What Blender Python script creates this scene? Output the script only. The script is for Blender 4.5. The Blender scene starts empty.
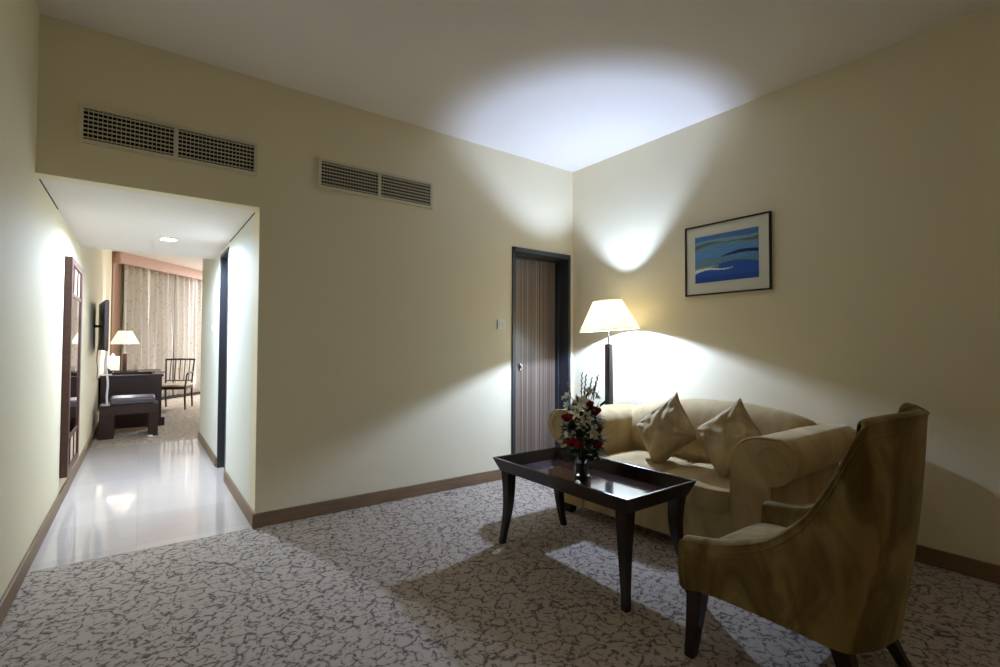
import bpy, bmesh, math, random
from math import sin, cos, pi, radians as rad, sqrt, atan2
from mathutils import Vector, Matrix, noise
random.seed(7)
C = bpy.context.scene.collection
# measured room, metres.  X runs along the vent wall, Y down the hallway, Z up; the eye is at the origin, 1.18 m up
D, L, R, H, XO, HO, EYE = 3.4985, .4642, 3.4825, 2.9365, .6128, 2.0833, 1.18
HY = 7.2            # hallway end
BH = 2.93           # bedroom ceiling
BACK = -2.6

# ---------------------------------------------------------------- materials
def lin(c): return tuple(((x/255)/12.92 if x/255 <= .04045 else ((x/255+.055)/1.055)**2.4) for x in c) + (1,)
def mat(name, col, rough=.5, spec=.5, metal=0, **kw):
    m = bpy.data.materials.new(name); m.use_nodes = True
    b = m.node_tree.nodes['Principled BSDF']
    b.inputs['Base Color'].default_value = lin(col); b.inputs['Roughness'].default_value = rough
    b.inputs['Specular IOR Level'].default_value = spec; b.inputs['Metallic'].default_value = metal
    for k, v in kw.items(): b.inputs[k.replace('_', ' ')].default_value = v
    return m
def nd(m, t, **kw):
    n = m.node_tree.nodes.new(t)
    for k, v in kw.items():
        if hasattr(n, k): setattr(n, k, v)
        else: n.inputs[k.replace('_', ' ')].default_value = v
    return n
def ln(m, a, b): m.node_tree.links.new(a, b)
def bsdf(m): return m.node_tree.nodes['Principled BSDF']
def ramp(m, fac, stops):
    r = nd(m, 'ShaderNodeValToRGB'); e = r.color_ramp.elements
    while len(e) < len(stops): e.new(.5)
    for i, (p, c) in enumerate(stops):
        e[i].position = p; e[i].color = c if len(c) == 4 else lin(c)
    ln(m, fac, r.inputs[0]); return r.outputs[0]
def coords(m, scale=(1, 1, 1)):
    t = nd(m, 'ShaderNodeTexCoord'); p = nd(m, 'ShaderNodeMapping'); p.inputs['Scale'].default_value = scale
    ln(m, t.outputs['Object'], p.inputs[0]); return p.outputs[0]
def bump(m, h, strength=.2, dist=.005):
    b = nd(m, 'ShaderNodeBump', Strength=strength, Distance=dist); ln(m, h, b.inputs['Height']); ln(m, b.outputs[0], bsdf(m).inputs['Normal'])

def wall_mat(name, col):
    m = mat(name, col, .75, .25)
    n = nd(m, 'ShaderNodeTexNoise', Scale=130.0, Detail=3.0); ln(m, coords(m), n.inputs['Vector'])
    bump(m, n.outputs[0], .08, .002); return m
M = {}
M['wall'] = wall_mat('wall_paint', (231, 220, 190))
M['hall'] = wall_mat('hall_paint', (224, 224, 212))
M['ceil'] = wall_mat('ceiling_paint', (232, 224, 217))
M['white'] = mat('white_plastic', (232, 230, 222), .4)
M['grille'] = mat('vent_frame_paint', (212, 206, 182), .5)
M['void'] = mat('vent_inside', (16, 15, 14), .9)
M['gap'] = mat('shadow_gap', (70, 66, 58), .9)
M['black'] = mat('black_plastic', (18, 18, 20), .35)
M['chrome'] = mat('brushed_metal', (200, 200, 200), .25, metal=1)

def carpet(name, ca, cb, cl, scale=1.0):
    m = mat(name, ca, .95, .08); co = coords(m, (scale,)*3)
    n = nd(m, 'ShaderNodeTexNoise', Scale=14.0, Detail=3.0, Roughness=.6); ln(m, co, n.inputs['Vector'])
    mx = nd(m, 'ShaderNodeVectorMath', operation='MULTIPLY_ADD'); ln(m, n.outputs['Color'], mx.inputs[0])
    mx.inputs[1].default_value = (.05, .05, .05); ln(m, co, mx.inputs[2])
    def net(sc, w0, w1):
        v = nd(m, 'ShaderNodeTexVoronoi', feature='DISTANCE_TO_EDGE', Scale=sc); ln(m, mx.outputs[0], v.inputs['Vector'])
        q = nd(m, 'ShaderNodeMapRange'); q.inputs['From Min'].default_value = w0; q.inputs['From Max'].default_value = w1
        q.inputs['To Min'].default_value = 1; q.inputs['To Max'].default_value = 0
        ln(m, v.outputs['Distance'], q.inputs[0]); return q.outputs[0]
    a = net(8.0, .015, .085); b = net(14.0, .015, .10)
    k = nd(m, 'ShaderNodeTexNoise', Scale=13.0, Detail=2.0); ln(m, co, k.inputs['Vector'])
    kr = ramp(m, k.outputs[0], [(.42, (0, 0, 0, 1)), (.50, (.9, .9, .9, 1))])
    kr2 = ramp(m, k.outputs[0], [(.34, (1, 1, 1, 1)), (.46, (.25, .25, .25, 1))])
    ma = nd(m, 'ShaderNodeMath', operation='MULTIPLY'); ln(m, b, ma.inputs[0]); ln(m, kr, ma.inputs[1])
    mb_ = nd(m, 'ShaderNodeMath', operation='MAXIMUM'); ln(m, a, mb_.inputs[0]); ln(m, ma.outputs[0], mb_.inputs[1])
    k3 = nd(m, 'ShaderNodeTexNoise', Scale=24.0, Detail=1.0); ln(m, co, k3.inputs['Vector'])
    kr3 = ramp(m, k3.outputs[0], [(.40, (.0, .0, .0, 1)), (.52, (1, 1, 1, 1))])
    mc = nd(m, 'ShaderNodeMath', operation='MULTIPLY'); ln(m, mb_.outputs[0], mc.inputs[0]); ln(m, kr3, mc.inputs[1])
    f = nd(m, 'ShaderNodeTexNoise', Scale=260.0, Detail=2.0); ln(m, co, f.inputs['Vector'])
    base = nd(m, 'ShaderNodeMixRGB'); base.inputs[1].default_value = lin(ca); base.inputs[2].default_value = lin(cb); ln(m, f.outputs[0], base.inputs[0])
    fin = nd(m, 'ShaderNodeMixRGB'); ln(m, mc.outputs[0], fin.inputs[0]); ln(m, base.outputs[0], fin.inputs[1]); fin.inputs[2].default_value = lin(cl)
    ln(m, fin.outputs[0], bsdf(m).inputs['Base Color']); bump(m, f.outputs[0], .5, .004); return m
M['carpet'] = carpet('patterned_carpet', (172, 158, 144), (190, 176, 162), (98, 88, 82), 1.65)
M['carpet2'] = carpet('bedroom_carpet', (166, 152, 134), (180, 166, 148), (126, 114, 100))

m = mat('polished_tile', (205, 198, 190), .06, .6); M['tile'] = m
br = nd(m, 'ShaderNodeTexBrick', offset=0.0, Scale=1.0); br.inputs['Brick Width'].default_value = .6; br.inputs['Row Height'].default_value = .6
br.inputs['Mortar Size'].default_value = .002; br.inputs['Color1'].default_value = lin((206, 194, 184)); br.inputs['Color2'].default_value = lin((196, 184, 175)); br.inputs['Mortar'].default_value = lin((186, 180, 174))
ln(m, coords(m), br.inputs['Vector'])
sn = nd(m, 'ShaderNodeTexNoise', Scale=3.0, Detail=6.0, Distortion=1.5); ln(m, coords(m, (.5, 3, 1)), sn.inputs['Vector'])
mm = nd(m, 'ShaderNodeMixRGB', blend_type='MULTIPLY'); mm.inputs[0].default_value = .10; ln(m, br.outputs[0], mm.inputs[1]); ln(m, sn.outputs[0], mm.inputs[2]); ln(m, mm.outputs[0], bsdf(m).inputs['Base Color'])

def wood(name, c1, c2, rough=.35, scale=(2, 30, 30), spec=.5):
    m = mat(name, c1, rough, spec); n = nd(m, 'ShaderNodeTexNoise', Scale=2.0, Detail=5.0, Distortion=.6)
    ln(m, coords(m, scale), n.inputs['Vector'])
    ln(m, ramp(m, n.outputs[0], [(.3, c1), (.7, c2)]), bsdf(m).inputs['Base Color']); return m
M['skirting'] = wood('skirting_wood', (112, 88, 62), (134, 108, 80), .5, (2, 2, 40))
M['espresso'] = wood('espresso_wood', (30, 20, 18), (42, 27, 24), .22)
M['tabletop'] = wood('espresso_top', (44, 26, 22), (62, 36, 30), .09, (3, 30, 30), .8)
M['darkwood'] = wood('dark_brown_wood', (44, 26, 22), (60, 36, 30), .35)
M['frame'] = wood('door_frame_paint', (38, 40, 44), (46, 48, 52), .4)
M['redwood'] = wood('reddish_frame_wood', (66, 38, 32), (84, 50, 42), .4)
m = mat('striped_door_veneer', (80, 70, 66), .3, .5); M['veneer'] = m
s1 = nd(m, 'ShaderNodeTexNoise', noise_dimensions='1D'); s1.inputs['Scale'].default_value = 46.0; s1.inputs['Detail'].default_value = 3.0
sx = nd(m, 'ShaderNodeSeparateXYZ'); ln(m, coords(m), sx.inputs[0]); ln(m, sx.outputs[0], s1.inputs['W'])
ln(m, ramp(m, s1.outputs[0], [(.34, (58, 48, 42)), (.45, (108, 92, 80)), (.52, (80, 68, 60)), (.64, (140, 120, 100))]), bsdf(m).inputs['Base Color'])

def suede(name, ca, cb, sc=4.0):
    m = mat(name, ca, .85, .15); b = bsdf(m)
    b.inputs['Sheen Weight'].default_value = .35; b.inputs['Sheen Roughness'].default_value = .4; b.inputs['Sheen Tint'].default_value = lin((235, 220, 180))
    n = nd(m, 'ShaderNodeTexNoise', Scale=sc, Detail=4.0, Roughness=.55, Distortion=1.2); ln(m, coords(m, (1, 1, .45)), n.inputs['Vector'])
    ln(m, ramp(m, n.outputs[0], [(.38, ca), (.5, tuple((x+y)/2 for x, y in zip(ca, cb))), (.62, cb)]), b.inputs['Base Color'])
    f = nd(m, 'ShaderNodeTexNoise', Scale=220.0); ln(m, coords(m), f.inputs['Vector']); bump(m, f.outputs[0], .15, .002); return m
M['suede'] = suede('olive_suede_shaded', (96, 78, 40), (144, 122, 76), 6.0)  # armchair: same fabric as the sofa, shade put into a darker colour
M['sofa'] = suede('olive_suede_lit', (168, 147, 106), (190, 168, 126), 4.0)  # sofa: the armchair's fabric, lamplight put into a lighter colour
M['pillow'] = suede('cushion_suede', (166, 146, 110), (190, 170, 132), 7.0)
M['shade'] = mat('lamp_shade_fabric', (250, 246, 236), .8, .1)
def shade_mat(m, c=(1.0, .84, .56, 1)):
    nt = m.node_tree; b = bsdf(m); t = nd(m, 'ShaderNodeBsdfTranslucent'); t.inputs[0].default_value = c
    x = nd(m, 'ShaderNodeMixShader'); x.inputs[0].default_value = .50
    ln(m, b.outputs[0], x.inputs[1]); ln(m, t.outputs[0], x.inputs[2]); ln(m, x.outputs[0], nt.nodes['Material Output'].inputs[0])
shade_mat(M['shade'])
M['shade2'] = mat('white_shade_fabric', (250, 246, 240), .8, .1); shade_mat(M['shade2'], (1, .95, .86, 1))
M['glass'] = mat('vase_glass', (235, 240, 240), .03, .5, Transmission_Weight=1.0, IOR=1.45)
M['mirror'] = mat('mirror_glass', (225, 228, 226), .02, .5, metal=1)
M['mat'] = mat('picture_mat_board', (222, 220, 204), .8, .2)
M['pink'] = mat('salmon_pelmet', (200, 166, 150), .6, .3)
m = mat('curtain_fabric', (214, 208, 200), .85, .15); M['curtain'] = m
v = nd(m, 'ShaderNodeTexVoronoi', Scale=16.0); ln(m, coords(m, (1, 1, .8)), v.inputs['Vector'])
ln(m, ramp(m, v.outputs['Distance'], [(.16, (194, 178, 152)), (.30, (214, 208, 200))]), bsdf(m).inputs['Base Color'])
M['seatpad'] = mat('beige_seat_fabric', (196, 176, 148), .8)
M['leather'] = mat('grey_leather_pad', (92, 84, 88), .35)
M['red'] = mat('red_rose_petals', (128, 16, 38), .7, .15)
M['petal'] = mat('white_lily_petals', (240, 238, 222), .6, .3)
M['green'] = mat('dark_green_leaves', (46, 68, 38), .8, .08)
M['bud'] = mat('pale_green_buds', (140, 150, 96), .6, .3)
M['paper'] = mat('white_paper', (236, 236, 240), .7)
M['screen'] = mat('dark_screen', (12, 12, 15), .12)
def emit(name, col, s):
    m = bpy.data.materials.new(name); m.use_nodes = True; b = bsdf(m)
    b.inputs['Base Color'].default_value = (1, 1, 1, 1); b.inputs['Emission Color'].default_value = col; b.inputs['Emission Strength'].default_value = s; return m
M['led'] = emit('downlight_glow', (1, .98, .95, 1), 40)

# ---------------------------------------------------------------- mesh helpers
class MB:
    def __init__(s): s.b = bmesh.new()
    def box(s, x0, y0, z0, x1, y1, z1, bev=0, mtx=None):
        t = bmesh.new(); bmesh.ops.create_cube(t, size=1)
        for v in t.verts: v.co = Vector(((x0+x1)/2+v.co.x*(x1-x0), (y0+y1)/2+v.co.y*(y1-y0), (z0+z1)/2+v.co.z*(z1-z0)))
        if bev: bmesh.ops.bevel(t, geom=t.edges[:], offset=bev, segments=3, affect='EDGES', profile=.6)
        if mtx: t.transform(mtx)
        me = bpy.data.meshes.new('t'); t.to_mesh(me); t.free(); s.b.from_mesh(me); bpy.data.meshes.remove(me); return s
    def grid(s, rows, closed_u=False, closed_v=False, cap0=False, cap1=False):
        vs = [[s.b.verts.new(p) for p in r] for r in rows]; n = len(vs); k = len(vs[0])
        for i in range(n if closed_u else n-1):
            for j in range(k if closed_v else k-1):
                try: s.b.faces.new((vs[i][j], vs[(i+1) % n][j], vs[(i+1) % n][(j+1) % k], vs[i][(j+1) % k]))
                except ValueError: pass
        if cap0: s.b.faces.new(vs[0])
        if cap1: s.b.faces.new(list(reversed(vs[-1])))
        return s
    def tube(s, pts, r, n=10, closed=False):
        pts = [Vector(p) for p in pts]; k = len(pts); rr = r if isinstance(r, (list, tuple)) else [r]*k
        rows = []; prev = None
        for i, p in enumerate(pts):
            a = pts[(i-1) % k] if closed or i > 0 else p; b = pts[(i+1) % k] if closed or i < k-1 else p
            t = (b-a).normalized(); u = prev if prev else (Vector((0, 0, 1)) if abs(t.z) < .9 else Vector((1, 0, 0)))
            u = (u-t*u.dot(t)).normalized(); prev = u; w = t.cross(u)
            rows.append([p+(u*cos(2*pi*j/n)+w*sin(2*pi*j/n))*rr[i] for j in range(n)])
        return s.grid(rows, closed_u=closed, closed_v=True, cap0=not closed, cap1=not closed)
    def lathe(s, prof, c=(0, 0, 0), n=40, mtx=None, caps=True):
        rows = [[Vector((c[0]+r*cos(2*pi*j/n), c[1]+r*sin(2*pi*j/n), c[2]+z)) for j in range(n)] for r, z in prof]
        if mtx: rows = [[mtx @ p for p in r] for r in rows]
        return s.grid(rows, closed_v=True, cap0=caps, cap1=caps)
    def sweep(s, prof, stations):
        """prof: closed list of 2D; stations: function mapping (a,b)->3D for each station"""
        return s.grid([[f(a, b) for a, b in prof] for f in stations], closed_v=True, cap0=True, cap1=True)
    def build(s, name, m, parent=None, smooth=True, bevel=0, sub=0, solid=0, ang=40):
        bmesh.ops.recalc_face_normals(s.b, faces=s.b.faces[:])
        me = bpy.data.meshes.new(name); s.b.to_mesh(me); s.b.free()
        o = bpy.data.objects.new(name, me); C.objects.link(o); me.materials.append(m)
        if parent: o.parent = parent
        if solid: q = o.modifiers.new('s', 'SOLIDIFY'); q.thickness = solid; q.offset = 0
        if bevel: q = o.modifiers.new('b', 'BEVEL'); q.width = bevel; q.segments = 2; q.limit_method = 'ANGLE'; q.angle_limit = rad(40)
        if sub: q = o.modifiers.new('u', 'SUBSURF'); q.levels = q.render_levels = sub
        if smooth:
            me.polygons.foreach_set('use_smooth', [True]*len(me.polygons))
            if not sub: me.set_sharp_from_angle(angle=rad(ang))
        return o
def tag(o, label=None, cat=None, group=None, kind=None):
    for k, v in (('label', label), ('category', cat), ('group', group), ('kind', kind)):
        if v: o[k] = v
    return o
def thing(name, label, cat, loc=(0, 0, 0), rz=0, group=None):
    o = bpy.data.objects.new(name, None); C.objects.link(o); o.location = loc; o.rotation_euler[2] = rz; o.empty_display_size = .1
    return tag(o, label, cat, group)
def struct(name, mb, m, **kw): return tag(mb.build(name, m, smooth=False, **kw), kind='structure')
def copy_tree(o, parent=None):
    c = o.copy(); C.objects.link(c)
    if parent: c.parent = parent
    for ch in [x for x in C.objects if x.parent == o]: copy_tree(ch, c)
    return c
def lerp(a, b, t): return a+(b-a)*t
def interp(tab, x):
    if x <= tab[0][0]: return tab[0][1]
    for (a, p), (b, q) in zip(tab, tab[1:]):
        if x <= b: return p+(q-p)*(x-a)/(b-a)
    return tab[-1][1]
def smoothtab(tab, x):            # Catmull-Rom through a table
    n = len(tab)
    for i in range(n-1):
        if x <= tab[i+1][0] or i == n-2:
            x0, x1 = tab[i][0], tab[i+1][0]; t = min(1, max(0, (x-x0)/(x1-x0)))
            p = [tab[max(0, i-1)][1], tab[i][1], tab[i+1][1], tab[min(n-1, i+2)][1]]
            return .5*((2*p[1])+(-p[0]+p[2])*t+(2*p[0]-5*p[1]+4*p[2]-p[3])*t*t+(-p[0]+3*p[1]-3*p[2]+p[3])*t**3)

# ---------------------------------------------------------------- the setting
struct('floor', MB().box(-L, BACK, -.1, R, D, 0), M['carpet'])
struct('floor_hallway', MB().box(-L, D, -.1, XO+.3, HY, .001), M['tile'])
struct('floor_bedroom', MB().box(-L, HY, -.1, 4.4, 15.5, 0), M['carpet2'])
struct('ceiling', MB().box(-L-.15, BACK-.15, H, R+.15, D+.1, H+.1), M['ceil'])
struct('ceiling_hallway', MB().box(-L, D+.1, HO, XO+.3, 5.95, HO+.12), M['ceil'])
struct('ceiling_bedroom', MB().box(-L-.1, 5.95, BH, 4.5, 15.5, BH+.1), M['ceil'])
w = MB(); w.box(-L-.15, BACK, 0, -L, 15.5, H); struct('wall_left', w, M['wall'])
struct('wall_right', MB().box(R, BACK, 0, R+.15, D+.24, H), M['wall'])
struct('wall_behind', MB().box(-L-.15, BACK-.15, 0, R+.15, BACK, H), M['wall'])
DX0, DX1, DZ = 2.708, 3.442, 2.088
w = MB(); w.box(-L, D, HO, XO, D+.1, H).box(XO, D, 0, DX0, D+.22, H).box(DX0, D, DZ, DX1, D+.22, H).box(DX1, D, 0, R, D+.22, H)
struct('wall_back', w, M['wall'])
J0, J1 = 4.87, 5.42
w = MB(); w.box(XO, D+.22, 0, XO+.3, J0, HO).box(XO, J1, 0, XO+.3, 5.95, HO).box(XO, 5.95, 0, XO+.3, HY, BH).box(XO, J0, 2.05, XO+.3, J1, HO)
struct('wall_hallway_right', w, M['hall'])
struct('wall_bedroom_near', MB().box(XO+.3, HY-.12, 0, 4.5, HY, BH), M['hall'])
struct('wall_bedroom_right', MB().box(4.4, HY, 0, 4.5, 15.5, BH), M['hall'])
# window wall of the bedroom runs at an angle: q(t, off) = point t metres along it, off metres into the room
A0 = Vector((-.464, 11.7)); dA = Vector((1.764, 2.2)).normalized(); nA = Vector((dA.y, -dA.x))
def q(t, off, z): p = A0+dA*t+nA*off; return Vector((p.x, p.y, z))
def slab(mb, t0, t1, o0, o1, z0, z1):
    a = [q(t, o, z) for z in (z0, z1) for t, o in ((t0, o0), (t1, o0), (t1, o1), (t0, o1))]
    return mb.grid([a[:4], a[4:]], closed_v=True, cap0=True, cap1=True)
TW = 5.5
struct('wall_bedroom_window', slab(MB(), -.1, TW, -.2, -.02, 0, BH), M['hall'])
struct('trim_pelmet', slab(slab(MB(), .0, TW, .0, .17, 2.72, BH-.001), .0, .18, -.02, .03, 0, 2.72), M['pink'])
struct('baseboard_window', slab(MB(), .15, TW, -.02, .02, 0, .10), M['espresso'])

# skirting boards
def skirt(name, x0, y0, x1, y1):
    struct(name, MB().box(x0, y0, 0, x1, y1, .092), M['skirting'], bevel=.004)
T = .016
skirt('baseboard_left', -L, BACK, -L+T, 10.7)
skirt('baseboard_right', R-T, BACK, R, D)
skirt('baseboard_back', XO-T, D-T, DX0-.03, D)
skirt('baseboard_hallway', XO-T, D, XO, J0-.03)
skirt('baseboard_hallway_far', XO-T, J1+.03, XO, HY)
skirt('baseboard_behind', -L, BACK, R, BACK+T)

# main door, recessed in its dark frame
dr = MB(); dr.box(DX0+.02, D+.165, .005, DX1-.02, D+.205, DZ-.02)
d = struct('door_1', dr, M['veneer'], bevel=.002)
MB().box(2.925, D+.150, .945, 2.945, D+.166, 1.015).box(2.928, D+.13, .965, 2.942, D+.151, 1.0).build('door_handle', M['chrome'], d, bevel=.003)['label'] = 'small chrome door pull'
fr = MB(); fr.box(DX0, D-.012, 0, DX0+.032, D+.205, DZ).box(DX1-.032, D-.012, 0, DX1, D+.205, DZ).box(DX0, D-.012, DZ-.045, DX1, D+.205, DZ)
fr.box(DX1-.05, D+.12, 0, DX1-.032, D+.165, DZ-.045).box(DX0+.032, D+.12, DZ-.062, DX1-.032, D+.165, DZ-.045)
fr.build('door_frame', M['frame'], d, smooth=False, bevel=.003)
# hallway door, set in the right wall
d = struct('door_2', MB().box(XO+.10, J0+.02, .005, XO+.14, J1-.02, 2.03), M['veneer'])
fr = MB(); fr.box(XO-.005, J1-.03, 0, XO+.15, J1, 2.05).box(XO-.005, J0, 0, XO+.15, J0+.03, 2.05).box(XO-.005, J0, 2.02, XO+.15, J1, 2.05)
fr.build('door_frame', M['frame'], d, smooth=False, bevel=.003)
MB().box(XO+.07, J1-.12, .98, XO+.10, J1-.09, 1.05).build('door_handle', M['chrome'], d, bevel=.004)
# shadow gaps where the hallway's lowered ceiling meets its walls
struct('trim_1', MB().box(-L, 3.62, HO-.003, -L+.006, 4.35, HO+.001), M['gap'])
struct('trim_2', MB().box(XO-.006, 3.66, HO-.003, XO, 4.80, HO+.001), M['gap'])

# ---------------------------------------------------------------- vents
def vent(x0, x1, label, deep):
    z0, z1 = 2.288, 2.502; t = thing('air_vent', label, 'vent', ((x0+x1)/2, D, z0), group='air vents high on the wall'); o = (x0+x1)/2
    X = lambda x: x-o
    f = MB(); y0, y1 = -.016, 0; e = .021; mid = (x0+x1)/2
    f.box(X(x0), y0, 0, X(x1), y1, e).box(X(x0), y0, z1-z0-e, X(x1), y1, z1-z0).box(X(x0), y0, e, X(x0)+e, y1, z1-z0-e).box(X(x1)-e, y0, e, X(x1), y1, z1-z0-e).box(-.012, y0, e, .012, y1, z1-z0-e)
    f.build('frame', M['grille'], t, smooth=False, bevel=.002)
    MB().box(X(x0)+e, -.0015, e, X(x1)-e, -.0005, z1-z0-e).build('backing', M['void'], t, smooth=False)
    for a, b in ((X(x0)+e, -.012), (.012, X(x1)-e)):
        g = MB(); h = z1-z0-2*e; n = 7
        for i in range(n):
            z = e+h*(i+.5)/n; g.box(a, -.013, z-.0028, b, -.004, z+.0028)
        k = int((b-a)/.02)
        if deep:
            for i in range(1, k): x = a+(b-a)*i/k; g.box(x-.0014, -.0055, e, x+.0014, -.002, z1-z0-e)
        g.build('grille', M['grille'], t, smooth=False)
vent(-.297, .593, 'beige air vent with two grilles, above the hallway opening', True)
vent(.981, 1.885, 'beige air vent with two grilles, on the blank wall right of the hallway', True)

# light switches
def switch(name, label, c, axis):
    t = thing(name, label, 'light switch', c)
    if axis == 'y': t.rotation_euler[2] = 0
    else: t.rotation_euler[2] = -pi/2
    MB().box(-.043, -.010, -.043, .043, 0, .043).build('plate', M['white'], t, bevel=.003)
    for s in (-1, 1): MB().box(s*.017-.012, -.015, -.024, s*.017+.012, -.010, .024).build('rocker', M['white'], t, bevel=.002)
switch('light_switch', 'white double light switch on the wall beside the striped door', (2.585, D, 1.37), 'y')
switch('light_switch', 'small white light switch at the far end of the hallway wall', (XO, 5.95, 1.36), 'x')

# ---------------------------------------------------------------- picture
Y0, Y1, Z0, Z1 = 1.578, 2.232, 1.574, 2.116
t = thing('framed_picture', 'framed blue abstract seascape print with cream mat, above the sofa', 'picture', (R, (Y0+Y1)/2, Z0))
cy = (Y0+Y1)/2; hw = (Y1-Y0)/2; hz = Z1-Z0; e = .012
f = MB().box(-.022, -hw, 0, 0, hw, e).box(-.022, -hw, hz-e, 0, hw, hz).box(-.022, -hw, e, 0, -hw+e, hz-e).box(-.022, hw-e, e, 0, hw, hz-e)
f.build('frame', M['espresso'], t, smooth=False, bevel=.002)
MB().box(-.012, -hw+e, e, -.002, hw-e, hz-e).build('mat_board', M['mat'], t, smooth=False)
aY0, aY1, aZ0, aZ1 = 1.662, 2.148, 1.670, 2.026
me = bpy.data.meshes.new('print'); NX, NZ = 130, 90; vs = []; fs = []; cols = []
def art(u, v):      # u: 0 left .. 1 right (as seen), v: 0 bottom .. 1 top
    n = noise.noise(Vector((u*4, v*9, 0)))*.03
    w1 = .86+.03*sin(u*5+.5)+.06*u+n; w2 = .70+.04*sin(u*4)+.05*u+n; w3 = .47+.09*max(0, sin((u-.4)*5))+n; w4 = .30+.10*sin(u*3.2-.3)+n; w5 = .36+.03*sin(u*6)+n
    c = (80, 120, 150)
    if v > w1: c = (70, 110, 160)
    elif v > w1-.07: c = (122, 150, 160)
    elif v > w2+.04: c = (82, 104, 108)
    elif v > w2: c = (108, 138, 148)
    elif v > w5+.12: c = (92, 138, 182)
    elif v > w4: c = (96, 128, 150)
    else: c = (44, 84, 160) if v > .12 else (36, 72, 148)
    if u > .4 and abs(v-(.50+.07*sin((u-.4)*4))) < .035*sin(min(1, (u-.4)*3)*pi/2)+n*.3: c = (38, 44, 84)
    if u < .62 and abs(v-(.235+.09*u+.035*sin(u*9))) < .030*(1-u/.62)+.006: c = (206, 212, 204)
    if .0 < u < .4 and abs(v-(.30+.10*u)) < .016: c = (136, 158, 140)
    k = 1+.10*noise.noise(Vector((u*9, v*60, 3)))
    return tuple(min(255, x*k*1.12) for x in c)
for j in range(NZ+1):
    for i in range(NX+1):
        vs.append((-.0135, lerp(aY1, aY0, i/NX)-cy, lerp(aZ0, aZ1, j/NZ)-Z0)); cols.append(lin(art(i/NX, j/NZ)))
for j in range(NZ):
    for i in range(NX):
        a = j*(NX+1)+i; fs.append((a, a+1, a+NX+2, a+NX+1))
for j in (0, 1): pass
me.from_pydata(vs, [], fs); ca = me.color_attributes.new('ink', 'FLOAT_COLOR', 'POINT')
for i, c in enumerate(cols): ca.data[i].color = c
m = mat('print_ink', (90, 130, 170), .6, .2); a = nd(m, 'ShaderNodeVertexColor', layer_name='ink'); ln(m, a.outputs[0], bsdf(m).inputs['Base Color']); me.materials.append(m)
o = bpy.data.objects.new('print', me); C.objects.link(o); o.parent = t

# ---------------------------------------------------------------- floor lamp
LX, LY = 3.172, 2.762
SH0, SH1, R0, R1 = 1.318, 1.566, .248, .118
t = thing('floor_lamp', 'floor lamp with white cone shade and slim dark post, behind the sofa in the corner', 'lamp', (LX, LY, 0))
MB().lathe([(0.001, 0), (.135, 0), (.138, .012), (.13, .024), (.03, .03), (.001, .03)], n=40).build('base', M['espresso'], t)
MB().box(-.025, -.025, .028, .025, .025, 1.20, .004).build('pole', M['espresso'], t)
MB().tube([(0, 0, 1.195), (0, 0, 1.30), (0, 0, 1.335)], [.011, .006, .006], 12).build('neck', M['chrome'], t)
MB().lathe([(.001, 1.325), (.018, 1.327), (.018, 1.352), (.001, 1.354)], n=16).build('bulb_holder', M['white'], t)
tilt = Matrix.Translation((0, 0, 1.37)) @ Matrix.Rotation(rad(-4.0), 4, Vector((.593, .805, 0))) @ Matrix.Translation((0, 0, -1.37))
o = MB().lathe([(lerp(R0, R1, i/8), lerp(SH0, SH1, i/8)) for i in range(9)], n=72, mtx=tilt, caps=False).build('lamp_shade', M['shade'], t, solid=.002)
for nm, rr, zz in (('shade_trim', R0, SH0), ('shade_trim', R1, SH1)):
    MB().tube([tilt @ Vector((rr*cos(a*pi/24), rr*sin(a*pi/24), zz)) for a in range(48)], .0028, 6, True).build(nm, M['grille'], t)
for k in range(3):
    a = k*2*pi/3; MB().tube([tilt @ Vector((0, 0, SH0+.01)), tilt @ Vector((R0*cos(a), R0*sin(a), SH0))], .0016, 5).build('shade_arm', M['chrome'], t)

# ---------------------------------------------------------------- coffee table
TX0, TX1, TY0, TY1, TZ = 1.745, 2.292, 1.415, 2.447, .500
bx0, bx1, by0, by1, bz = TX0+.035, TX1-.035, TY0+.035, TY1-.035, .420
t = thing('coffee_table', 'dark espresso wooden tray-top coffee table with curved legs, in front of the sofa', 'table', ((TX0+TX1)/2, (TY0+TY1)/2, 0))
ox, oy = (TX0+TX1)/2, (TY0+TY1)/2
def rect(x0, y0, x1, y1, z): return [Vector((x-ox, y-oy, z)) for x, y in ((x0, y0), (x1, y0), (x1, y1), (x0, y1))]
th = .016
rows = [rect(bx0, by0, bx1, by1, bz), rect(TX0, TY0, TX1, TY1, TZ), rect(TX0+th, TY0+th, TX1-th, TY1-th, TZ), rect(bx0+th+.005, by0+th+.005, bx1-th-.005, by1-th-.005, bz+.012)]
MB().grid(rows, closed_v=True, closed_u=True).build('tray_rim', M['espresso'], t, smooth=False, bevel=.0025)
MB().grid([rect(bx0+.004, by0+.004, bx1-.004, by1-.004, bz+.002), rect(bx0+th, by0+th, bx1-th, by1-th, bz+.016)], closed_v=True, cap0=True, cap1=True).build('tabletop', M['tabletop'], t, smooth=False)
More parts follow.
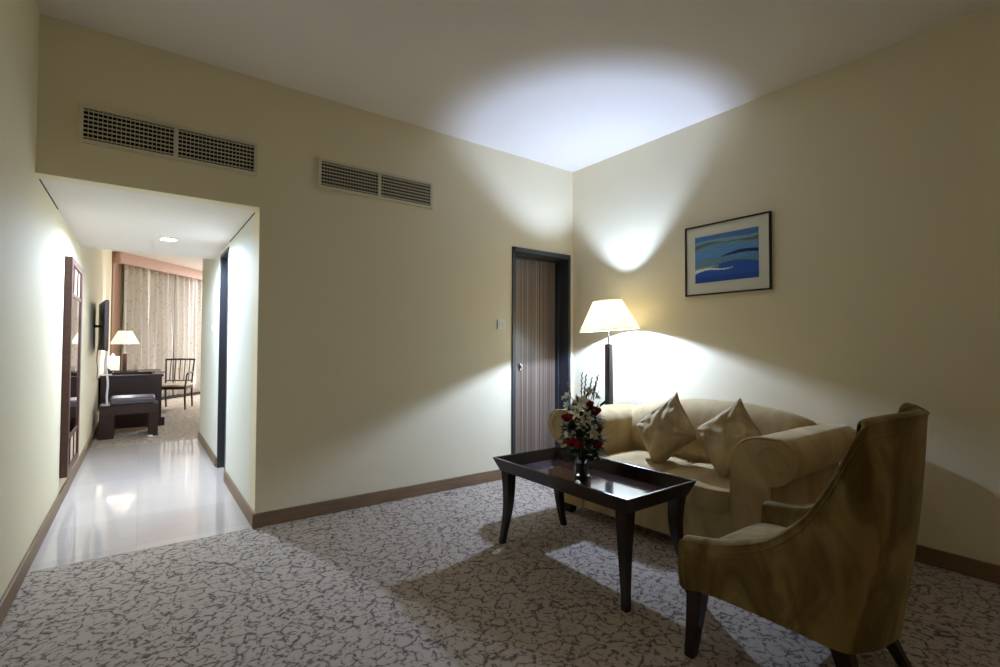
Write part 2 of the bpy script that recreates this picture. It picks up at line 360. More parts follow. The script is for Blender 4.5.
for sx_ in (0, 1):
    for sy_ in (0, 1):
        cx = bx0 if not sx_ else bx1; cyy = by0 if not sy_ else by1; dx = 1 if not sx_ else -1; dy = 1 if not sy_ else -1
        rows = []
        for i in range(15):
            k = i/14; z = lerp(bz+.004, 0, k)
            wdt = lerp(.066, .034, min(1, k*1.15)); off = (.002+.016*sin(pi*min(1, k*1.05)) if not sy_ else .010*sin(pi*k))   # inward bow then flare
            x_ = cx+dx*(off-.032*k**2.4); y_ = cyy+dy*(off-(-.02 if sy_ else .026)*k**2.4)+(-.008 if sy_ else 0)
            rows.append([Vector((x_-ox, y_-oy, z)), Vector((x_+dx*wdt-ox, y_-oy, z)), Vector((x_+dx*wdt-ox, y_+dy*wdt-oy, z)), Vector((x_-ox, y_+dy*wdt-oy, z))])
        MB().grid(rows, closed_v=True, cap0=True, cap1=True).build('leg', M['espresso'], t, bevel=.003, ang=50)

# ---------------------------------------------------------------- vase and flowers
FX, FY, FZ = 2.045, 1.975, bz+.016
v_ = MB().lathe([(.001, 0), (.046, 0), (.047, .004), (.047, .06), (.053, .135), (.0495, .135), (.043, .06), (.042, .012), (.001, .012)], n=32).build('glass_vase', M['glass'])
v_.location = (FX, FY, FZ); tag(v_, 'small clear glass vase holding the flowers on the coffee table', 'vase')
wt = MB().lathe([(.001, .0125), (.0415, .0125), (.0425, .06), (.0445, .085), (.001, .085)], n=32).build('water', mat('water', (235, 240, 240), .0, .5, Transmission_Weight=1.0, IOR=1.33), v_)
ft = thing('flower_arrangement', 'bouquet of red roses and white lilies with green leaves, in the glass vase', 'flowers', (FX, FY, FZ))
def leaf_blade(mb, base, dirv, ln_, wd, droop=.3, fold=.25):
    d = Vector(dirv).normalized(); side = d.cross(Vector((0, 0, 1)))
    side = side.normalized() if side.length > .1 else Vector((1, 0, 0)); up = side.cross(d)
    rows = []; n = 6
    for i in range(n+1):
        k = i/n; p = Vector(base)+d*ln_*k-Vector((0, 0, 1))*droop*ln_*k*k; w_ = wd*sin(pi*min(.98, max(.04, k*.95+.03)))
        rows.append([p-side*w_+up*w_*fold, p, p+side*w_+up*w_*fold])
    mb.grid(rows)
rnd = random.Random(3)
# the picture's right is about (cos yaw, -sin yaw)
PR = Vector((.805, -.593, 0)); PF = Vector((.593, .805, 0))
def fp(r, h, dep=0): return PR*r+PF*dep+Vector((0, 0, h))
fol = MB()
for i in range(520):
    h = rnd.uniform(.12, .44); env = smoothtab([(.10, .05), (.17, .10), (.25, .12), (.34, .10), (.42, .07), (.52, .03)], h)
    a = rnd.uniform(0, 2*pi); r = env*sqrt(rnd.uniform(.1, 1)); p = Vector((cos(a)*r, sin(a)*r, h))
    leaf_blade(fol, p*.9, Vector((cos(a), sin(a), rnd.uniform(-.3, 1.3))), rnd.uniform(.035, .075), rnd.uniform(.008, .016), .3)
for i in range(26):    # tall slim sprigs round the edge
    a = rnd.uniform(0, 2*pi); h = rnd.uniform(.3, .50); p = Vector((cos(a)*.07, sin(a)*.07, h-.04))
    leaf_blade(fol, p, Vector((cos(a)*.45, sin(a)*.45, 1)), rnd.uniform(.05, .09), .005, .05)
fl = fol.build('foliage', M['green'], ft); fl['kind'] = 'stuff'
st = MB()
for i in range(11):
    a = i*2*pi/11; st.tube([(cos(a)*-.012, sin(a)*-.012, .014), (cos(a)*.02, sin(a)*.02, .13), (cos(a)*.04, sin(a)*.04, .26)], .0028, 6)
st.build('stems', M['green'], ft)['kind'] = 'stuff'
def rose(p, r):
    mb = MB(); p = Vector(p)
    for ring, (n, rr, op) in enumerate(((3, .35, .1), (4, .6, .35), (5, .85, .7), (6, 1.0, 1.05))):
        for i in range(n):
            a = 2*pi*i/n+ring*.7; rows = []
            for u in range(5):
                ph = u/4; row = []
                for w_ in range(5):
                    th_ = a+(w_-2)/2*(pi/n*1.25); rad_ = r*rr*(sin(ph*pi*.62)*.75+.2+op*.12*ph**3); z = r*(-.6+ph*(1.55-.35*op))-(abs(w_-2)/2)**2*r*.15*ph
                    row.append(p+Vector((cos(th_)*rad_, sin(th_)*rad_, z)))
                rows.append(row)
            mb.grid(rows)
    mb.lathe([(.001, -r*.55), (r*.35, -r*.5), (r*.3, r*.3), (.001, r*.5)], p, 10)
    return mb.build('rose', M['red'], ft, solid=.0008)
for r, h, dep, sz in ((-.098, .335, -.03, .030), (-.062, .345, -.06, .028), (.062, .375, -.05, .034), (.030, .415, -.04, .026), (-.075, .205, -.08, .034), (-.035, .195, -.095, .033), (.070, .195, -.07, .034), (.085, .275, -.03, .026), (.03, .33, .07, .03), (-.05, .27, .08, .03)):
    rose(fp(r, h, dep), sz)
def lily(p, d, r, nm='lily'):
    mb = MB(); p = Vector(p); d = Vector(d).normalized(); s_ = d.orthogonal().normalized(); t_ = d.cross(s_)
    for i in range(6):
        a = i*pi/3+(.2 if i % 2 else 0); o_ = s_*cos(a)+t_*sin(a); tn = d.cross(o_); rows = []
        for u in range(6):
            k = u/5; c_ = p+d*(r*.9*k-r*.35*k**3)+o_*(r*(.08+.95*k**1.7)); w_ = r*.30*sin(pi*min(.96, k*.9+.08))
            rows.append([c_-tn*w_+d*w_*.2, c_, c_+tn*w_+d*w_*.2])
        mb.grid(rows)
    mb.tube([p, p+d*r*.8], r*.05, 5)
    return mb.build(nm, M['petal'], ft, solid=.0008)
for r, h, dep, sz, dd in ((-.015, .42, -.05, .050, (-.2, -.8, .5)), (-.035, .375, -.07, .050, (-.6, -.6, .3)), (.000, .345, -.075, .046, (.2, -1, .2)), (-.09, .45, -.02, .034, (-.6, -.3, .7)), (-.085, .405, -.02, .030, (-.8, -.4, .2)), (.032, .475, 0, .036, (.1, -.6, .9)), (.072, .45, -.01, .032, (.7, -.3, .6)), (.035, .265, -.095, .042, (.3, -1, .2)), (-.02, .31, -.085, .036, (-.1, -1, 0)), (.085, .32, -.02, .026, (.9, -.4, .1)), (-.09, .25, -.04, .026, (-.9, -.4, .1)), (0, .40, .06, .045, (.1, .9, .3))):
    lily(fp(r, h, dep), PR*dd[0]+PF*dd[1]+Vector((0, 0, dd[2])), sz)
for r0, r1, h1 in ((-.01, -.005, .575), (.0, .018, .565), (.03, .085, .565), (.02, .05, .55), (-.05, -.085, .52), (.08, .125, .42), (.05, .07, .50)):
    mb = MB(); a = fp(r0, .38); b = fp(r1, h1); mb.tube([a, b], .0018, 6)
    for k in range(8):
        u = .45+.55*k/7; c_ = a.lerp(b, u); s_ = 1 if k % 2 else -1; w = .0105*(1.3-u*.6)
        dv = (b-a).normalized()+PR*s_*.35; leaf_blade(mb, c_, dv, .024, w, 0, .6)
    mb.build('flower_spike', M['bud'] if r0 != .08 and h1 < .56 else M['green'], ft)

# ---------------------------------------------------------------- sofa (local: x = along its length from the far end, y = depth to the wall)
SR = rad(-84.3)
sf = thing('sofa', 'suede two-seat sofa with rolled arms and curved back, against the right wall', 'sofa', (2.45, 2.585, 0))
uL = Vector((.065, -.9979, 0)); uD = Vector((1, 0, 0))
def sp(u, v, z): return uL*u+uD*v+Vector((0, 0, z))
SW = 1.41                       # pillar outer to pillar outer (0 .. SW)
def arm_profile(side, k):
    """closed outline in (u,z); k: 0 front .. 1 back narrows the roll"""
    out = []; w = .200; cr = .104-.006*k; cu = .022; cz = .609+.006*k
    # u measured outward from the pillar's outer face; inner face at -w
    out.append((-w, .07)); out.append((-w, .30)); out.append((-w, .50)); out.append((-w+.002, .57))
    for i in range(7):
        a = pi-.35-(pi/2-.35)*i/6; out.append((-.03+(w-.03)*cos(a)*1.0, .580+.138*sin(a)))
    for i in range(1, 15):
        a = pi/2-(pi*1.06)*i/14; out.append((cu-.035*0+cr*cos(a)*1.0, cz+(cr+.006)*sin(a)))
    out.append((0, .495)); out.append((0, .45)); out.append((0, .30)); out.append((0, .07))
    return out
for side in (0, 1):
    st_ = []
    far = 0.90 if side else .76
    vs_ = [.0, .004, .015, .03, .2, .4, .6, far-.03, far-.01, far]
    rows = []
    for v in vs_:
        k = v/far; ins = {0: .020, 1: .010, 2: .003}.get(vs_.index(v), 0) if v < .1 else ({9: .02, 8: .006}.get(vs_.index(v), 0))
        pr_ = arm_profile(side, k); cu_ = sum(a for a, b in pr_)/len(pr_); cz_ = .4
        row = []
        for a, b in pr_:
            n_ = Vector((cu_-a, cz_-b, 0)); n_ = n_.normalized()*ins if n_.length > 0 else n_
            a2, b2 = a+n_.x, (b+n_.y if b > .08 else b)
            row.append(sp((SW+a2) if side else -a2, v, b2))
        rows.append(row)
    MB().grid(rows, closed_v=True, cap0=True, cap1=True).build('arm', M['sofa'], sf, ang=60)
    # piping round the front face
    pf = arm_profile(side, 0)[0:]
    MB().tube([sp((SW+a) if side else -a, .008, b) for a, b in [(a+(.006 if a < -.1 else 0), b) for a, b in pf]], .006, 8).build('piping', M['sofa'], sf)
    # the scroll panel's inner spiral
    cu, cz = .022, .609; pts = []
    for i in range(26):
        a = pi*.95-i/25*pi*1.9; rr = .080-.038*i/25; pts.append(sp((SW+cu+rr*cos(a)) if side else -(cu+rr*cos(a)), -.001, cz+rr*sin(a)))
    MB().tube(pts, .005, 8).build('scroll_piping', M['sofa'], sf)
iu0, iu1 = .20, SW-.20
# base
MB().grid([[sp(u, v, z) for u, v in ((.10, .018), (SW-.10, .018), (SW-.10, .80), (.10, .80))] for z in (.065, .30)], closed_v=True, cap0=True, cap1=True).build('base', M['sofa'], sf, bevel=.012)
# seat cushions
def cushion(u0, u1, v0, v1, z0, z1, crown=.02, bev=.035):
    rows = []; n = 20; mrows = 14
    def se(t, p): return (abs(cos(t))**p)*(1 if cos(t) > 0 else -1)
    # super-ellipsoid box
    for i in range(mrows+1):
        ph = -pi/2+pi*i/mrows; cz = (abs(sin(ph))**.35)*(1 if sin(ph) > 0 else -1); cr = abs(cos(ph))**.22 if abs(cos(ph)) > 1e-4 else 0.02
        row = []
        for j in range(48):
            th_ = 2*pi*j/48; cx = (abs(cos(th_))**.22)*(1 if cos(th_) > 0 else -1); cy_ = (abs(sin(th_))**.22)*(1 if sin(th_) > 0 else -1)
            x = cx*cr; y = cy_*cr
            z = (z0+z1)/2+(z1-z0)/2*cz+(crown*(1-x*x)*(1-y*y) if cz > 0 else 0)
            row.append(sp((u0+u1)/2+(u1-u0)/2*x, (v0+v1)/2+(v1-v0)/2*y, z))
        rows.append(row)
    return MB().grid(rows, closed_v=True, cap0=True, cap1=True)
um = (iu0+iu1)/2
for a, b in ((iu0-.004, um-.002), (um+.002, iu1+.004)):
    c = cushion(a, b, -.005, .62, .270, .408).build('seat_cushion', M['sofa'], sf, ang=80)
    pts = []
    for j in range(60):
        th_ = 2*pi*j/60; cx = (abs(cos(th_))**.24)*(1 if cos(th_) > 0 else -1); cy_ = (abs(sin(th_))**.24)*(1 if sin(th_) > 0 else -1)
        pts.append(sp((a+b)/2+(b-a)/2*cx*.992, .3075+.3125*cy_*.995, .400))
    MB().tube(pts, .005, 7, True).build('piping', M['sofa'], c)
# back: camel-topped, with a leaning padded front
rows = []
NB = 40; ub0, ub1 = .04, SW-.04
for i in range(NB+1):
    k = i/NB; u = lerp(ub0, ub1, k)
    top = smoothtab([(0, .705), (.12, .742), (.24, .782), (.40, .810), (.55, .816), (.72, .811), (.86, .788), (.94, .760), (1, .728)], k)
    e = min(k, 1-k)/.5; pad = .055*min(1, (e*6))**.5 if e > 0 else 0
    sec = [(.60, .10), (.60-pad*.6, .40), (.56-pad, .50), (.585-pad, .60), (.61-pad*.8, top-.09), (.64-pad*.5, top-.035), (.675, top-.006), (.71, top), (.755, top-.012), (.79, top-.05), (.80, top-.11), (.79, .5), (.79, .10)]
    rows.append([sp(u, a, b) for a, b in sec])
MB().grid(rows, closed_v=True, cap0=True, cap1=True).build('backrest', M['sofa'], sf, sub=1)
for u, v in ((.045, .05), (SW-.06, .05), (.045, .74), (SW-.06, .74)):
    MB().grid([[sp(u+a*s, v+b*s, z) for a, b in ((-.035, -.035), (.035, -.035), (.035, .035), (-.035, .035))] for z, s in ((0, .8), (.075, 1))], closed_v=True, cap0=True, cap1=True).build('leg', M['espresso'], sf, bevel=.003)

# ---------------------------------------------------------------- throw pillows
def pillow(label, centre, half, rot, lean, yaw, seed, thick=.085, stretch=(1, 1)):
    n = 36; rows_f = []; rows_b = []
    for s_, rows in ((1, rows_f), (-1, rows_b)):
        for i in range(n+1):
            row = []
            for j in range(n+1):
                x = 2*i/n-1; y = 2*j/n-1
                px = x*(1-.06*(1-y*y)*abs(x)**3); py = y*(1-.06*(1-x*x)*abs(y)**3)
                c4 = (abs(x)*abs(y))**4                     # corners run out into ears
                px *= 1+.06*c4; py *= 1+.06*c4
                h = ((1-x**4)*(1-y**4))**.5*(1-.25*(x*x+y*y)/2)
                nn = noise.noise(Vector((x*1.7+seed, y*1.7, seed)))*.24+noise.noise(Vector((x*3.2, y*3.8+seed, 2)))*.14
                # creases radiating from the corners
                cr_ = 0
                for qx, qy in ((1, 1), (1, -1), (-1, 1), (-1, -1)):
                    dx_, dy_ = x-qx, y-qy; dd = sqrt(dx_*dx_+dy_*dy_); an = atan2(dy_, dx_); cr_ += sin(an*15+seed*3)*.20*math.exp(-dd*2.2)
                z = s_*h*(1+nn+cr_)*thick
                row.append(Vector((px*half*stretch[0], z, py*half*stretch[1])))
            rows.append(row)
    mb = MB(); mb.grid(rows_f); mb.grid(rows_b); bmesh.ops.remove_doubles(mb.b, verts=mb.b.verts[:], dist=.0008)
    MT = Matrix.Rotation(yaw, 4, 'Z') @ Matrix.Rotation(lean, 4, 'X') @ Matrix.Rotation(rot, 4, 'Y')
    mb.b.transform(MT); o = mb.build('throw_pillow', M['pillow'], sub=1, ang=180); o.location = centre
    # seam piping round the edge
    e = []
    for k in range(4*n):
        sd, f_ = divmod(k, n); u = 2*f_/n-1
        x, y = ((u, -1), (1, u), (-u, 1), (-1, -u))[sd]
        px = x*(1-.06*(1-y*y)*abs(x)**3); py = y*(1-.06*(1-x*x)*abs(y)**3); c4 = (abs(x)*abs(y))**4; px *= 1+.06*c4; py *= 1+.06*c4
        e.append(MT @ Vector((px*half*stretch[0], 0, py*half*stretch[1])))
    MB().tube(e, .0035, 6, True).build('seam', M['pillow'], o)
    tag(o, label, 'cushion', 'suede cushions on the sofa'); return o
YP = atan2(-uD.x, uD.y)   # local +y -> sofa depth
pillow('crumpled sand suede cushion propped up on the sofa, nearer the floor lamp', (2.825, 1.970, .622), .170, rad(47), rad(-20), YP+rad(-4), 1.3, .095, (1.0, 1.08))
pillow('smooth sand suede cushion standing on its corner, nearer the armchair', (2.84, 1.535, .624), .174, rad(50), rad(-20), YP+rad(6), 4.1, .090)

# ---------------------------------------------------------------- suede armchair (back to the camera)
ac = thing('armchair', 'olive suede high-backed armchair with sloping arms, back turned to the camera', 'armchair', (2.07, .84, 0))
OX, OY = 2.07, .84
# stations: (outer bottom x,y,z), (outer top x,y,z), thickness, inner bottom z
side_t = [(1.130, .426), (1.116, .434), (1.004, .451), (.91, .478), (.822, .517), (.741, .585), (.681, .663), (.623, .772), (.581, .866), (.552, .925)]
stn = []
for y, z in side_t:
    k = (1.13-y)/.58
    bzv = interp([(0, .236), (.15, .250), (.5, .244), (1, .222)], k); by_ = lerp(1.128, .66, k)
    stn.append(((lerp(1.716, 1.785, k), by_, bzv), (lerp(1.712, 1.775, k), y, z+.004), lerp(.070, .085, k)))
for (tx, ty, tz), (b0, b1, b2) in (((1.783, .537, .948), (1.80, .625, .215)), ((1.800, .527, .957), (1.825, .600, .21)), ((1.84, .515, .962), (1.87, .585, .205)), ((1.95, .500, .964), (1.95, .565, .195)), ((2.09, .492, .962), (2.05, .558, .185)), ((2.23, .497, .958), (2.15, .562, .170)), ((2.33, .512, .950), (2.22, .580, .155)), ((2.37, .527, .952), (2.25, .600, .16)), ((2.392, .545, .958), (2.28, .625, .17))):
    stn.append(((b0, b1, b2), (tx, ty, tz), .085 if tx > 2.36 else .050))
for y, z in reversed(side_t):
    k = (1.13-y)/.58
    bzv = interp([(0, .236), (.15, .250), (.5, .244), (1, .19)], k)
    stn.append(((lerp(2.425, 2.30, k), lerp(1.128, .66, k), bzv), (lerp(2.440, 2.400, k), y+interp([(0, 0), (.5, .0), (1, .03)], k), z+interp([(0, .018), (.8, .02), (1, .042)], k)), lerp(.070, .085, k)))
rows = []; pip = []; pip2 = []
n_ = len(stn)
for i, (b, tp, th_) in enumerate(stn):
    b = Vector(b)-Vector((OX, OY, 0)); tp = Vector(tp)-Vector((OX, OY, 0))
    p0 = Vector(stn[max(0, i-1)][1]); p1 = Vector(stn[min(n_-1, i+1)][1]); tg = Vector((p1.x-p0.x, p1.y-p0.y, 0)).normalized()
    if i < 9: tg = Vector((.1, -1, 0)).normalized()
    if i > n_-10: tg = Vector((.06, 1, 0)).normalized()
    inn = Vector((-tg.y, tg.x, 0)); 
    if inn.dot(Vector((0, .1, 0))-Vector((tp.x, tp.y, 0))) < 0: inn = -inn
    up = Vector((0, 0, 1)); row = []
    for j in range(9):
        k = j/8; p = b.lerp(tp, k*.97); p = p-inn*(.014*sin(pi*k)); row.append(p)
    r = th_/2
    for j in range(1, 8):
        a = pi-pi*j/8; row.append(tp+inn*(r+r*cos(a))+up*(-.025+.025*sin(a)))
    ib = .30
    for j in range(0, 5): row.append((tp+inn*th_-up*.03).lerp(Vector((b.x, b.y, 0))+inn*(th_+.01)+up*ib, j/4))
    row.append(Vector((b.x, b.y, 0))+inn*th_+up*b.z)
    rows.append(row)
    pip.append(tp+inn*.004-up*.012-inn*.002); pip2.append(b.lerp(tp, .97)-up*.030-inn*.004)
def dens(pts, m=4):
    out = []; k = len(pts)
    for i in range(k-1):
        p = [pts[max(0, i-1)], pts[i], pts[i+1], pts[min(k-1, i+2)]]
        for j in range(m):
            t_ = j/m; out.append(.5*((2*p[1])+(p[2]-p[0])*t_+(2*p[0]-5*p[1]+4*p[2]-p[3])*t_*t_+(-p[0]+3*p[1]-3*p[2]+p[3])*t_**3))
    out.append(pts[-1]); return out
cols_ = [dens([r[j] for r in rows], 4) for j in range(len(rows[0]))]
rows = [[c[i] for c in cols_] for i in range(len(cols_[0]))]
MB().grid(rows, closed_v=True, cap0=True, cap1=True).build('shell', M['suede'], ac, bevel=.006, ang=60)
MB().tube([rows[0][0]+Vector((.004, .004, .01))]+[rows[0][j]+Vector((.003, .003, 0)) for j in range(1, 8)]+dens(pip, 3)+[rows[-1][j]+Vector((-.003, .003, 0)) for j in range(7, -1, -1)], .0055, 8).build('piping', M['suede'], ac)
MB().tube([rows[0][j]+Vector((-.0095, -.022, 0)) for j in range(0, 8)]+dens([p for p in pip2[1:14]], 3), .0032, 6).build('inner_piping', M['suede'], ac)
# seat deck and cushion
MB().box(1.79-OX, .66-OY, .235, 2.35-OX, 1.115-OY, .31, .012).build('seat_base', M['suede'], ac)
rows = []
for i in range(15):
    ph = -pi/2+pi*i/14; cz = (abs(sin(ph))**.4)*(1 if sin(ph) > 0 else -1); cr = max(.02, abs(cos(ph))**.22); row = []
    for j in range(48):
        t_ = 2*pi*j/48; cx = (abs(cos(t_))**.25)*(1 if cos(t_) > 0 else -1); cyy = (abs(sin(t_))**.25)*(1 if sin(t_) > 0 else -1)
        x, y = cx*cr, cyy*cr; row.append(Vector((2.07+.283*x-OX, .885+.252*y-OY, .335+.040*cz+(.045*(1-x*x)*(1-y*y) if cz > 0 else 0))))
    rows.append(row)
MB().grid(rows, closed_v=True, cap0=True, cap1=True).build('seat_cushion', M['suede'], ac, ang=80)
def cleg(top, foot, w0, w1):
    rows = []
    for i in range(9):
        k = i/8; x = lerp(top[0], foot[0], k**1.3); y = lerp(top[1], foot[1], k**1.3); z = lerp(top[2], 0, k); w = lerp(w0, w1, k)/2
        rows.append([Vector((x-OX+a*w, y-OY+b_*w, z)) for a, b_ in ((-1, -1), (1, -1), (1, 1), (-1, 1))])
    MB().grid(rows, closed_v=True, cap0=True, cap1=True).build('leg', M['espresso'], ac, bevel=.004)
cleg((1.755, 1.085, .25), (1.712, 1.09, 0), .064, .036)
cleg((2.375, 1.085, .25), (2.405, 1.095, 0), .064, .036)
cleg((1.845, .635, .225), (1.86, .575, 0), .058, .036)
cleg((2.225, .640, .19), (2.30, .585, 0), .055, .036)

# ---------------------------------------------------------------- hallway: mirror, downlight
my0, my1, mz0, mz1 = 4.80, 5.62, .20, 1.835
t = thing('wall_mirror', 'tall mirror in dark wooden lattice frame on the left hallway wall', 'mirror', (-L, (my0+my1)/2, mz0))
hw = (my1-my0)/2; hh = mz1-mz0; e = .075; dp = .045
f = MB().box(0, -hw, 0, dp, -hw+e, hh).box(0, hw-e, 0, dp, hw, hh).box(0, -hw+e, 0, dp, hw-e, .05).box(0, -hw+e, hh-.05, dp, hw-e, hh)
f.build('frame', M['redwood'], t, smooth=False, bevel=.003)
for z in (.26, hh-.29): MB().box(.005, -hw+e, z, dp-.005, hw-e, z+.03).build('lattice_bar', M['redwood'], t, smooth=False)
for z0, z1 in ((.05, .26), (hh-.26, hh-.05)):
    for y in (-.15, .12): MB().box(.005, y-.012, z0, dp-.008, y+.012, z1).build('lattice_bar', M['redwood'], t, smooth=False)
    MB().box(.003, -hw+e, z0, .030, hw-e, z1).build('lattice_panel', M['seatpad'], t, smooth=False)
MB().box(.004, -hw+e, .29, .036, hw-e, hh-.29).build('mirror_glass', M['mirror'], t, smooth=False)

t = thing('downlight', 'round recessed downlight glowing in the hallway ceiling', 'ceiling light', (.175, 5.0, HO))
MB().lathe([(.056, -.001), (.074, -.001), (.076, -.006), (.058, -.010), (.056, -.001)], n=36, caps=False).build('ring', M['white'], t)
MB().lathe([(.001, -.012), (.03, -.011), (.056, -.004), (.056, -.001), (.001, -.001)], n=36).build('lens', M['led'], t)

# ---------------------------------------------------------------- bedroom
def curtain(t0, t1, label, amp, nf, seed):
    rows = []; n = int((t1-t0)*90)
    for i in range(n+1):
        k = i/n; u = lerp(t0, t1, k); ph = k*nf*2*pi+.9*sin(k*7+seed); row = []
        for j in range(15):
            z = lerp(.085, 2.735, j/14); s_ = 1-.35*(j/14)
            off = .088+amp*s_*(sin(ph+.25*sin(j*.35+seed))+.35*sin(2.3*ph+seed+j*.06))
            row.append(q(u+.012*s_*cos(ph), off, z))
        rows.append(row)
    o = MB().grid(rows).build('curtain', M['curtain'], solid=.003, ang=180)
    return tag(o, label, 'curtain', 'bedroom curtains')
curtain(.155, 1.52, 'left half of the cream patterned curtains in the far bedroom', .072, 7.5, .4)
curtain(1.54, 4.6, 'right half of the cream patterned curtains, behind the wooden chair', .074, 16, 2.2)

# luggage bench
t = thing('luggage_bench', 'dark wooden luggage bench with padded grey top, at the end of the hallway', 'bench', (-.10, 7.8, 0))
for x0, x1 in ((-.30, -.155), (.195, .30)): MB().box(x0, 0, 0, x1, .50, .40).build('leg', M['darkwood'], t, bevel=.004)
MB().box(-.30, -.003, .295, .30, .505, .415).build('seat_frame', M['darkwood'], t, bevel=.004)
MB().box(-.20, .02, .415, .265, .48, .505, .025).build('seat_pad', M['leather'], t)
# desk
t = thing('desk', 'dark brown wooden writing desk against the left bedroom wall', 'desk', (-.03, 9.6, 0))
MB().box(-.42, -.90, .715, .31, .95, .75).build('desktop', M['darkwood'], t, bevel=.004)
MB().box(-.41, -.88, 0, .29, -.84, .715).build('side_panel', M['darkwood'], t, bevel=.003)
MB().box(-.41, .88, 0, .29, .92, .715).build('side_panel', M['darkwood'], t, bevel=.003)
MB().box(-.41, -.84, .25, -.39, .88, .715).build('back_panel', M['darkwood'], t)
MB().box(.20, -.84, .60, .26, .88, .715).build('apron', M['darkwood'], t)
MB().box(.25, -.90, 0, .33, -.82, .12).build('foot', M['darkwood'], t, bevel=.003)
# table lamp
t = thing('table_lamp', 'lit table lamp with white cone shade on the bedroom desk', 'lamp', (-.20, 9.6, .75))
MB().lathe([(.001, 0), (.085, 0), (.085, .012), (.03, .02), (.001, .02)], n=28).build('base', M['espresso'], t)
MB().box(-.028, -.028, .018, .028, .028, .30, .004).build('body', M['redwood'], t)
MB().tube([(0, 0, .298), (0, 0, .47)], .006, 8).build('neck', M['chrome'], t)
MB().lathe([(lerp(.19, .085, i/6), lerp(.435, .645, i/6)) for i in range(7)], n=48, caps=False).build('lamp_shade', M['shade2'], t, solid=.002)
# things on the desk
t = thing('telephone', 'black desk telephone beside the table lamp', 'telephone', (-.33, 9.28, .75))
MB().box(-.08, -.10, 0, .08, .10, .05, .012).build('body', M['black'], t)
MB().tube([(-.05, -.09, .062), (-.05, -.07, .078), (-.05, .07, .078), (-.05, .09, .062)], [.018, .016, .016, .018], 10).build('handset', M['black'], t)
t = thing('desk_tray', 'flat dark tray lying on the near end of the desk', 'tray', (-.06, 8.98, .75))
MB().box(-.26, -.17, 0, .20, .17, .012).build('tray_base', M['espresso'], t, bevel=.003)
MB().box(-.26, -.17, .012, .20, -.155, .035).box(-.26, .155, .012, .20, .17, .035).box(-.26, -.155, .012, -.245, .155, .035).box(.185, -.155, .012, .20, .155, .035).build('tray_rim', M['espresso'], t, smooth=False)
o = MB().box(-.10, -.07, 0, .10, .07, .022, .003).build('notebook', M['leather']); o.location = (.08, 9.02, .762); tag(o, 'closed grey notebook lying on the dark desk tray', 'notebook')
t = thing('drinking_glass', 'small clear drinking glass standing on the desk, right of the table lamp', 'glass', (-.05, 9.5, .75))
MB().lathe([(.001, 0), (.03, 0), (.036, .11), (.033, .11), (.027, .008), (.001, .008)], n=20).build('tumbler', M['glass'], t)
t = thing('tissue_box', 'pale pinkish tissue box standing at the wall end of the desk', 'box', (-.36, 9.98, .75))
MB().box(-.09, -.09, 0, .09, .09, .24, .004).build('box_body', M['seatpad'], t)
MB().tube([(0, 0, .24), (.01, 0, .27), (-.005, .01, .29)], [.03, .02, .004], 8).build('tissue', M['paper'], t)
# television swung out from the wall, its back to us
ta, tb = Vector((-.318, 7.12, 0)), Vector((-.418, 8.00, 0)); td = (tb-ta).normalized(); tn = Vector((td.y, -td.x, 0))
t = thing('television', 'flat television swung out from the left wall above the luggage bench, seen edge-on', 'television', (-L, 7.6, 1.10))
def tvp(s, o, z): p = ta+td*s+tn*o; return Vector((p.x+L, p.y-7.6, z-1.10))
def tvslab(s0, s1, o0, o1, z0, z1):
    return MB().grid([[tvp(s, o, z) for s, o in ((s0, o0), (s1, o0), (s1, o1), (s0, o1))] for z in (z0, z1)], closed_v=True, cap0=True, cap1=True)
w_ = (tb-ta).length
tvslab(0, w_, -.02, .02, 1.11, 1.69).build('casing', M['black'], t, bevel=.006)
tvslab(.02, w_-.02, .020, .023, 1.13, 1.67).build('screen', M['screen'], t)
tvslab(-.012, .0, -.018, .018, 1.12, 1.68).build('edge_trim', M['redwood'], t)
MB().tube([(0, .1, .30), (.06, -.02, .30), tvp(.45, -.02, 1.40)], .015, 8).build('wall_bracket', M['black'], t)
c1 = MB().tube(dens([Vector(p) for p in ((-.315, 7.30, 1.115), (-.33, 7.45, .95), (-.315, 7.60, .72), (-.325, 7.69, .55), (-.322, 7.74, .44))], 4), .011, 8).build('power_cable', M['paper'])
tag(c1, 'thick white cable hanging from the television down to the luggage bench', 'cable')
c2 = MB().tube(dens([Vector(p) for p in ((-.43, 7.95, 1.18), (-.44, 7.9, 1.0), (-.435, 8.0, .85), (-.445, 8.1, .76), (-.452, 8.45, .70))], 4), .005, 6).build('power_cable', M['black'])
tag(c2, 'thin black cable running down the wall behind the television', 'cable')
# crumpled paper on the floor by the bench
mb = MB(); bmesh.ops.create_icosphere(mb.b, subdivisions=3, radius=.022)
for v in mb.b.verts: v.co = Vector((v.co.x*1.6, v.co.y, v.co.z*.6))*(1+.35*noise.noise(v.co*60))
o = mb.build('crumpled_paper', M['paper']); o.location = (.12, 7.72, .012); tag(o, 'small white scrap of paper on the floor by the luggage bench', 'paper')

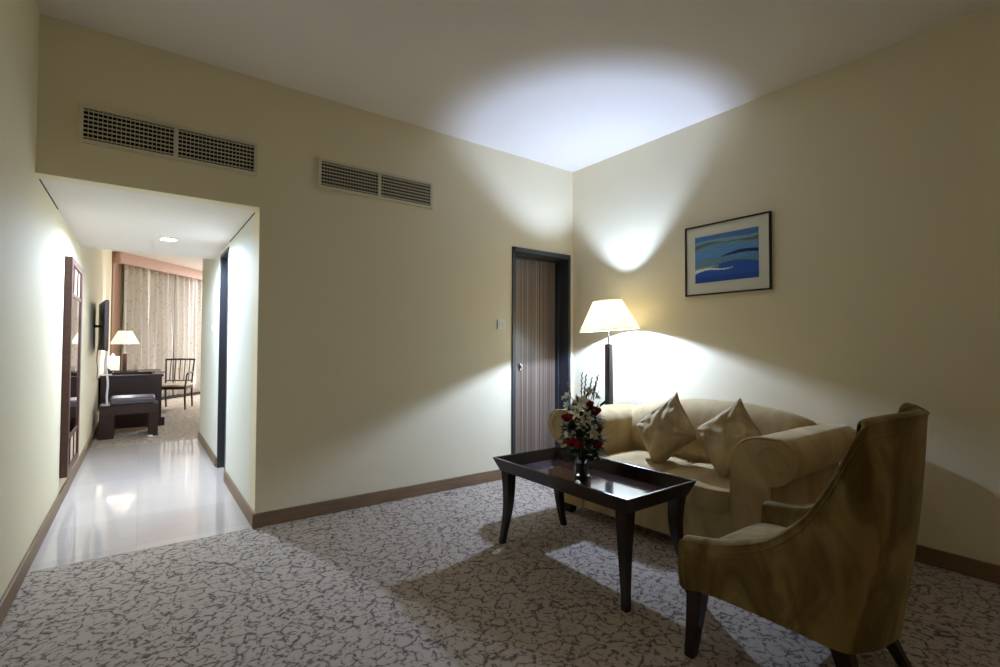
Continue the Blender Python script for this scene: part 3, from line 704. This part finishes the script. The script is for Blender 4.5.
# wooden chair with spindles: local +y = towards its back
ch = thing('wooden_armchair', 'dark wooden armchair with spindle back and beige seat, before the curtains', 'chair', (.52, 10.88, 0), rad(-17))
W, DP = .235, .26
def bar(nm, pts, r, m=M['darkwood'], n=8): return MB().tube([Vector(p) for p in pts], r, n).build(nm, m, ch)
for s in (-1, 1):
    bar('leg', ((s*W, -DP, 0), (s*(W-.01), -DP, .25), (s*(W-.005), -DP, .42)), [.014, .018, .020])
    bar('leg', ((s*(W-.02), DP+.05, 0), (s*(W-.02), DP+.01, .25), (s*(W-.02), DP, .44)), [.014, .018, .018])
    bar('back_post', ((s*(W-.02), DP, .44), (s*(W-.015), DP+.03, .65), (s*W, DP+.08, .91)), .015)
    bar('armrest', ((s*(W-.005), -DP, .42), (s*(W+.01), -DP+.02, .62), (s*(W+.02), -DP+.05, .655), (s*(W+.015), 0, .665), (s*(W-.01), DP+.03, .67)), [.016, .015, .017, .018, .013])
    MB().box(s*(W-.01)-.012, -DP, .37, s*(W-.01)+.012, DP, .42).build('seat_rail', M['darkwood'], ch)
MB().box(-W, -DP-.012, .37, W, -DP+.012, .42).build('seat_rail', M['darkwood'], ch)
MB().box(-W+.01, DP-.012, .37, W-.01, DP+.012, .42).build('seat_rail', M['darkwood'], ch)
MB().box(-W, -DP+.0, .415, W, DP-.01, .455, .015).build('seat', M['seatpad'], ch)
bar('top_rail', [(W*cos(pi*k/8)*-1.03, DP+.08+.03*sin(pi*k/8), .895+.008*sin(pi*k/8)) for k in range(9)], .017)
bar('back_rail', ((-W+.02, DP+.015, .50), (W-.02, DP+.015, .50)), .011)
for k in range(5):
    x = -W*.66+W*1.32*k/4; bar('spindle', ((x, DP+.015, .50), (x, DP+.05, .70), (x, DP+.095, .895)), .0085)
MB().lathe([(.001, -.006), (.032, -.006), (.032, .006), (.001, .006)], n=20, mtx=Matrix.Translation((0, DP+.045, .715)) @ Matrix.Rotation(pi/2, 4, 'X')).build('medallion', M['seatpad'], ch)['label'] = 'small cream medallion'

# ---------------------------------------------------------------- lights
def light(name, typ, loc, e, col, size=.05, rot=None, **kw):
    l = bpy.data.lights.new(name, typ); l.energy = e; l.color = col
    if typ == 'AREA': l.size = size
    else: l.shadow_soft_size = size
    for k, v in kw.items(): setattr(l, k, v)
    o = bpy.data.objects.new(name, l); C.objects.link(o); o.location = loc
    if rot: o.rotation_euler = rot
    return o
light('floor_lamp_bulb', 'POINT', (LX, LY, 1.412), 102, (.50, .66, 1.0), .02)
light('hallway_downlight', 'SPOT', (.175, 5.0, HO-.024), 195, (.58, .74, 1.0), .05, spot_size=rad(178), spot_blend=.35)
light('table_lamp_bulb', 'POINT', (-.20, 9.6, .75+.52), 40, (.95, .97, 1.0), .03)
light('bedroom_fill_light', 'AREA', (3.1, 13.2, BH-.02), 350, (.82, .88, 1.0), 1.0)  # unseen light added to brighten the bedroom and rake the curtain folds
light('sitting_room_warm_fill', 'AREA', (1.7, -1.2, H-.02), 3, (1, .82, .54), .8)  # unseen fill added behind the camera to warm the ambient tone

# ---------------------------------------------------------------- camera
cam = bpy.data.cameras.new('camera'); cam.sensor_width = 36; cam.lens = 487.6*36/1000; cam.clip_start = .05
co = bpy.data.objects.new('camera', cam); C.objects.link(co)
yaw, pit, roll = rad(36.363), rad(1.4676), rad(.2056)
F = Vector((sin(yaw)*cos(pit), cos(yaw)*cos(pit), sin(pit))); Rr = Vector((cos(yaw), -sin(yaw), 0)); U = Rr.cross(F)
r2 = Rr*cos(roll)+U*sin(roll); u2 = U*cos(roll)-Rr*sin(roll)
mw = Matrix((r2, u2, -F)).transposed().to_4x4(); mw.translation = (0, 0, EYE); co.matrix_world = mw
S = bpy.context.scene; S.camera = co
w = bpy.data.worlds.new('world'); S.world = w; w.use_nodes = True; w.node_tree.nodes['Background'].inputs[0].default_value = (.9, .85, .7, 1); w.node_tree.nodes['Background'].inputs[1].default_value = .02
vs = S.view_settings; vs.view_transform = 'Standard'; vs.look = 'None'; vs.gamma = 1; vs.exposure = .28; vs.use_curve_mapping = False
S.cycles.max_bounces = 12; S.cycles.diffuse_bounces = 6; S.cycles.use_denoising = True; S.cycles.sample_clamp_indirect = 4
